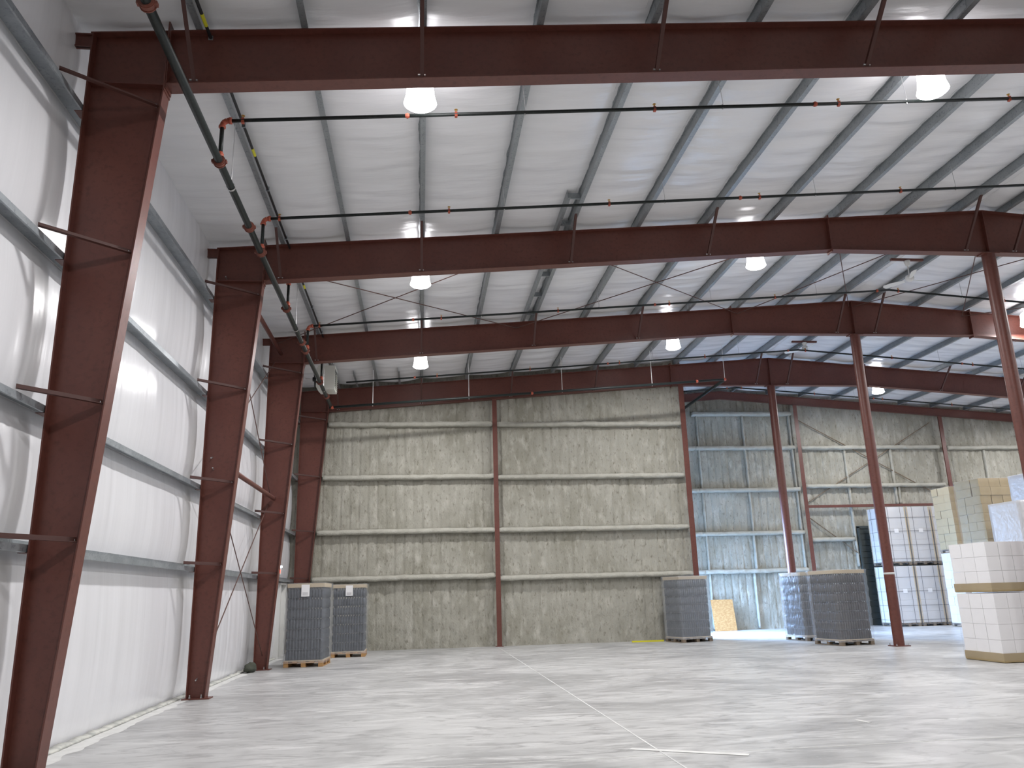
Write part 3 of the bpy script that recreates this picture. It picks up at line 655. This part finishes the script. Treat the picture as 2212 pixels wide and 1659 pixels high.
def carton_tier(name, x, y, z0, z1, w, d, nx, ny, nz, mt, lab, group, rz=0, wood=DWOOD, film=None, seed=1, straps=False, tray=None, label=False, jit=.006):
    """one wrapped pallet load of cartons; only the outer cartons of each layer"""
    t = thing(name, lab, 'pallet of boxes', (x, y, z0), rz, group)
    rnd = random.Random(seed); ph = .13
    wood_pallet(t, w, d, wood, ph)
    H = (z1-z0-ph-.01)/nz; bx, by = w/nx, d/ny
    g = .004
    me = MB().box(-bx/2+g, bx/2-g, -by/2+g, by/2-g, g*.5, H-g*.5).mesh('carton', mt)
    me2 = MB().box(-by/2+g, by/2-g, -bx/2+g, bx/2-g, g*.5, H-g*.5).mesh('carton', mt)
    for k in range(nz):
        for i in range(nx):
            for j in range(ny):
                if i in (0, nx-1) or j in (0, ny-1) or k == nz-1:
                    link('carton', me, t, (-w/2+bx*(i+.5)+rnd.uniform(-jit, jit), -d/2+by*(j+.5)+rnd.uniform(-jit, jit), ph+.006+k*H))
    if tray: MB().box(-w/2-.012, w/2+.012, -d/2-.012, d/2+.012, .012, ph+.06).build('card_tray', tray, t)
    if straps:
        for zz in straps:
            z = ph+(z1-z0-ph)*zz
            MB().box(-w/2-.012, w/2+.012, -d/2-.012, -d/2-.008, z, z+.012).box(-w/2-.012, w/2+.012, d/2+.008, d/2+.012, z, z+.012).box(-w/2-.012, -w/2-.008, -d/2-.012, d/2+.012, z, z+.012).box(w/2+.008, w/2+.012, -d/2-.012, d/2+.012, z, z+.012).build('strap', STRAP, t)
        for xx in (-.2, .2):
            MB().box(xx*w*1.4-.006, xx*w*1.4+.006, -d/2-.014, -d/2-.010, .03, z1-z0+.006).build('strap', STRAP, t)
            MB().box(-w/2-.014, -w/2-.010, xx*d*1.4-.006, xx*d*1.4+.006, .03, z1-z0+.006).build('strap', STRAP, t)
        for sx_ in (-1, 1):
            for s in (-1, 1): MB().box(sx_*w/2-.03 if sx_ > 0 else -w/2-.008, w/2+.008 if sx_ > 0 else -w/2+.03, s*d/2-.03 if s > 0 else -d/2-.008, d/2+.008 if s > 0 else -d/2+.03, ph, z1-z0+.004).build('corner_board', CARD2, t)
    if label: MB().box(-.09, .09, -d/2-.018, -d/2-.016, (z1-z0)*.55, (z1-z0)*.55+.16).build('paper_label', PAPER, t)
    if film: link('film_wrap', film_shell(w, d, .05, z1-z0+.012, 3, film, .004, seed, .0), t)
    return t
FILMC = mat('clear_film', (.85, .86, .88), .16, 0, .6, alpha=.08, bump=(6, 4, 1.0, .05))
# near white stack (two loads)
gx, gy = 16.16+.62, 6.90+.60
carton_tier('carton_pallet', gx, gy, 0, 1.40, 1.2, 1.2, 4, 3, 4, WCART, 'near white carton stack, lower load with a brown bottom edge', 'near white carton stack', tray=CARD, film=FILMC, seed=3, jit=.003)
carton_tier('carton_pallet', gx, gy, 1.415, 2.46, 1.2, 1.2, 4, 3, 3, WCART, 'near white carton stack, upper load above the brown band', 'near white carton stack', tray=CARD, film=FILMC, seed=4, jit=.003)
# brown stacks behind
for (x, y, z, nm) in [(21.22, 13.35, 4.62, 'middle'), (25.1, 20.25, 5.25, 'leftmost and farthest'), (22.45, 13.45, 4.62, 'rightmost')]:
    hz = 2.46 if z < 5 else 2.75
    carton_tier('carton_pallet', x, y, 0, hz-.01, 1.05, 1.1, 3, 3, 8, GCART, f'pale lower load hidden under the {nm} brown carton load', 'lower loads under the brown carton loads', film=FILMC, seed=5)
    carton_tier('carton_pallet', x, y, hz, z, 1.05, 1.1, 3, 3, 8, CARD, f'{nm} of the three high brown carton loads', 'high brown carton loads', film=FILMC, seed=int(x), straps=False, label=False, jit=.012)
# tall pale stacks at the right edge
carton_tier('carton_pallet', 19.95, 10.3, 0, 2.3, 1.0, 1.1, 3, 3, 7, GCART, 'pale pinkish lower load behind the near white stack', 'pale stack at the right edge', film=FILMC, seed=8)
carton_tier('carton_pallet', 19.95, 10.3, 2.31, 3.62, 1.0, 1.1, 3, 3, 5, GCART, 'pale wrapped upper load at right edge below the brown loads', 'pale stack at the right edge', film=FILMW, seed=9)
carton_tier('carton_pallet', 21.15, 10.9, 0, 2.3, 1.0, 1.1, 3, 3, 7, GCART, 'pale lower load at the far right behind the pinkish stack', 'blue white stack at the right edge', film=FILMC, seed=10)
carton_tier('carton_pallet', 21.15, 10.9, 2.31, 4.46, 1.0, 1.1, 3, 3, 7, WCART, 'tall blue white wrapped load cut by the right edge of the picture', 'blue white stack at the right edge', film=FILMW, seed=11)
# far white strapped stacks
for c in range(4):
    x = 23.45+c*1.06
    for tier in range(2):
        z0 = tier*2.37; z1 = z0+2.33
        carton_tier('strapped_pallet', x, 22.35, z0, z1, .97, 1.15, 1, 1, 5, GCART, f'{["leftmost", "second from left", "third from left", "rightmost"][c]} far white strapped stack, {"upper" if tier else "lower"} load', 'white strapped stacks by the far wall', straps=(.05, .3, .55, .8), film=FILMC, seed=20+c*2+tier, label=True, jit=0)

# board leaning on the far wall, yellow tube, dark bundle
o = MB().box(-.46, .46, -.006, .006, 0, 1.24).build('strand_board', OSBM); o.location = (16.42, 23.12, .001); o.rotation_euler = (-.20, 0, 0)
tag(o, 'orange brown strand board leaning on the far foam wall', 'board')
o = MB().box(-.54, .54, -.02, .02, 0, .05).box(-.52, .52, -.03, .03, .0, .008).build('yellow_level', YEL); o.location = (11.76, 18.02, .001); o.rotation_euler = (0, 0, -.05); tag(o, 'long yellow spirit level lying on the floor by the foam wall', 'level')
bm = bmesh.new(); bmesh.ops.create_icosphere(bm, subdivisions=3, radius=1)
for v in bm.verts:
    n_ = 1+.35*fr(v.co.x*1.6, v.co.y*1.6, v.co.z*1.6+3); v.co = Vector((v.co.x*.13*n_, v.co.y*.30*n_, max(-.11, v.co.z*.12*n_)+.11))
me = bpy.data.meshes.new('dark_bundle'); bm.to_mesh(me); bm.free(); me.materials.append(mat('dark_cloth', (.05, .055, .04), .9)); me.polygons.foreach_set('use_smooth', [True]*len(me.polygons))
o = link('dark_bundle', me, None, (.14, 11.75, .0)); tag(o, 'small dark bundle on the floor at the foot of the third column', 'bundle')
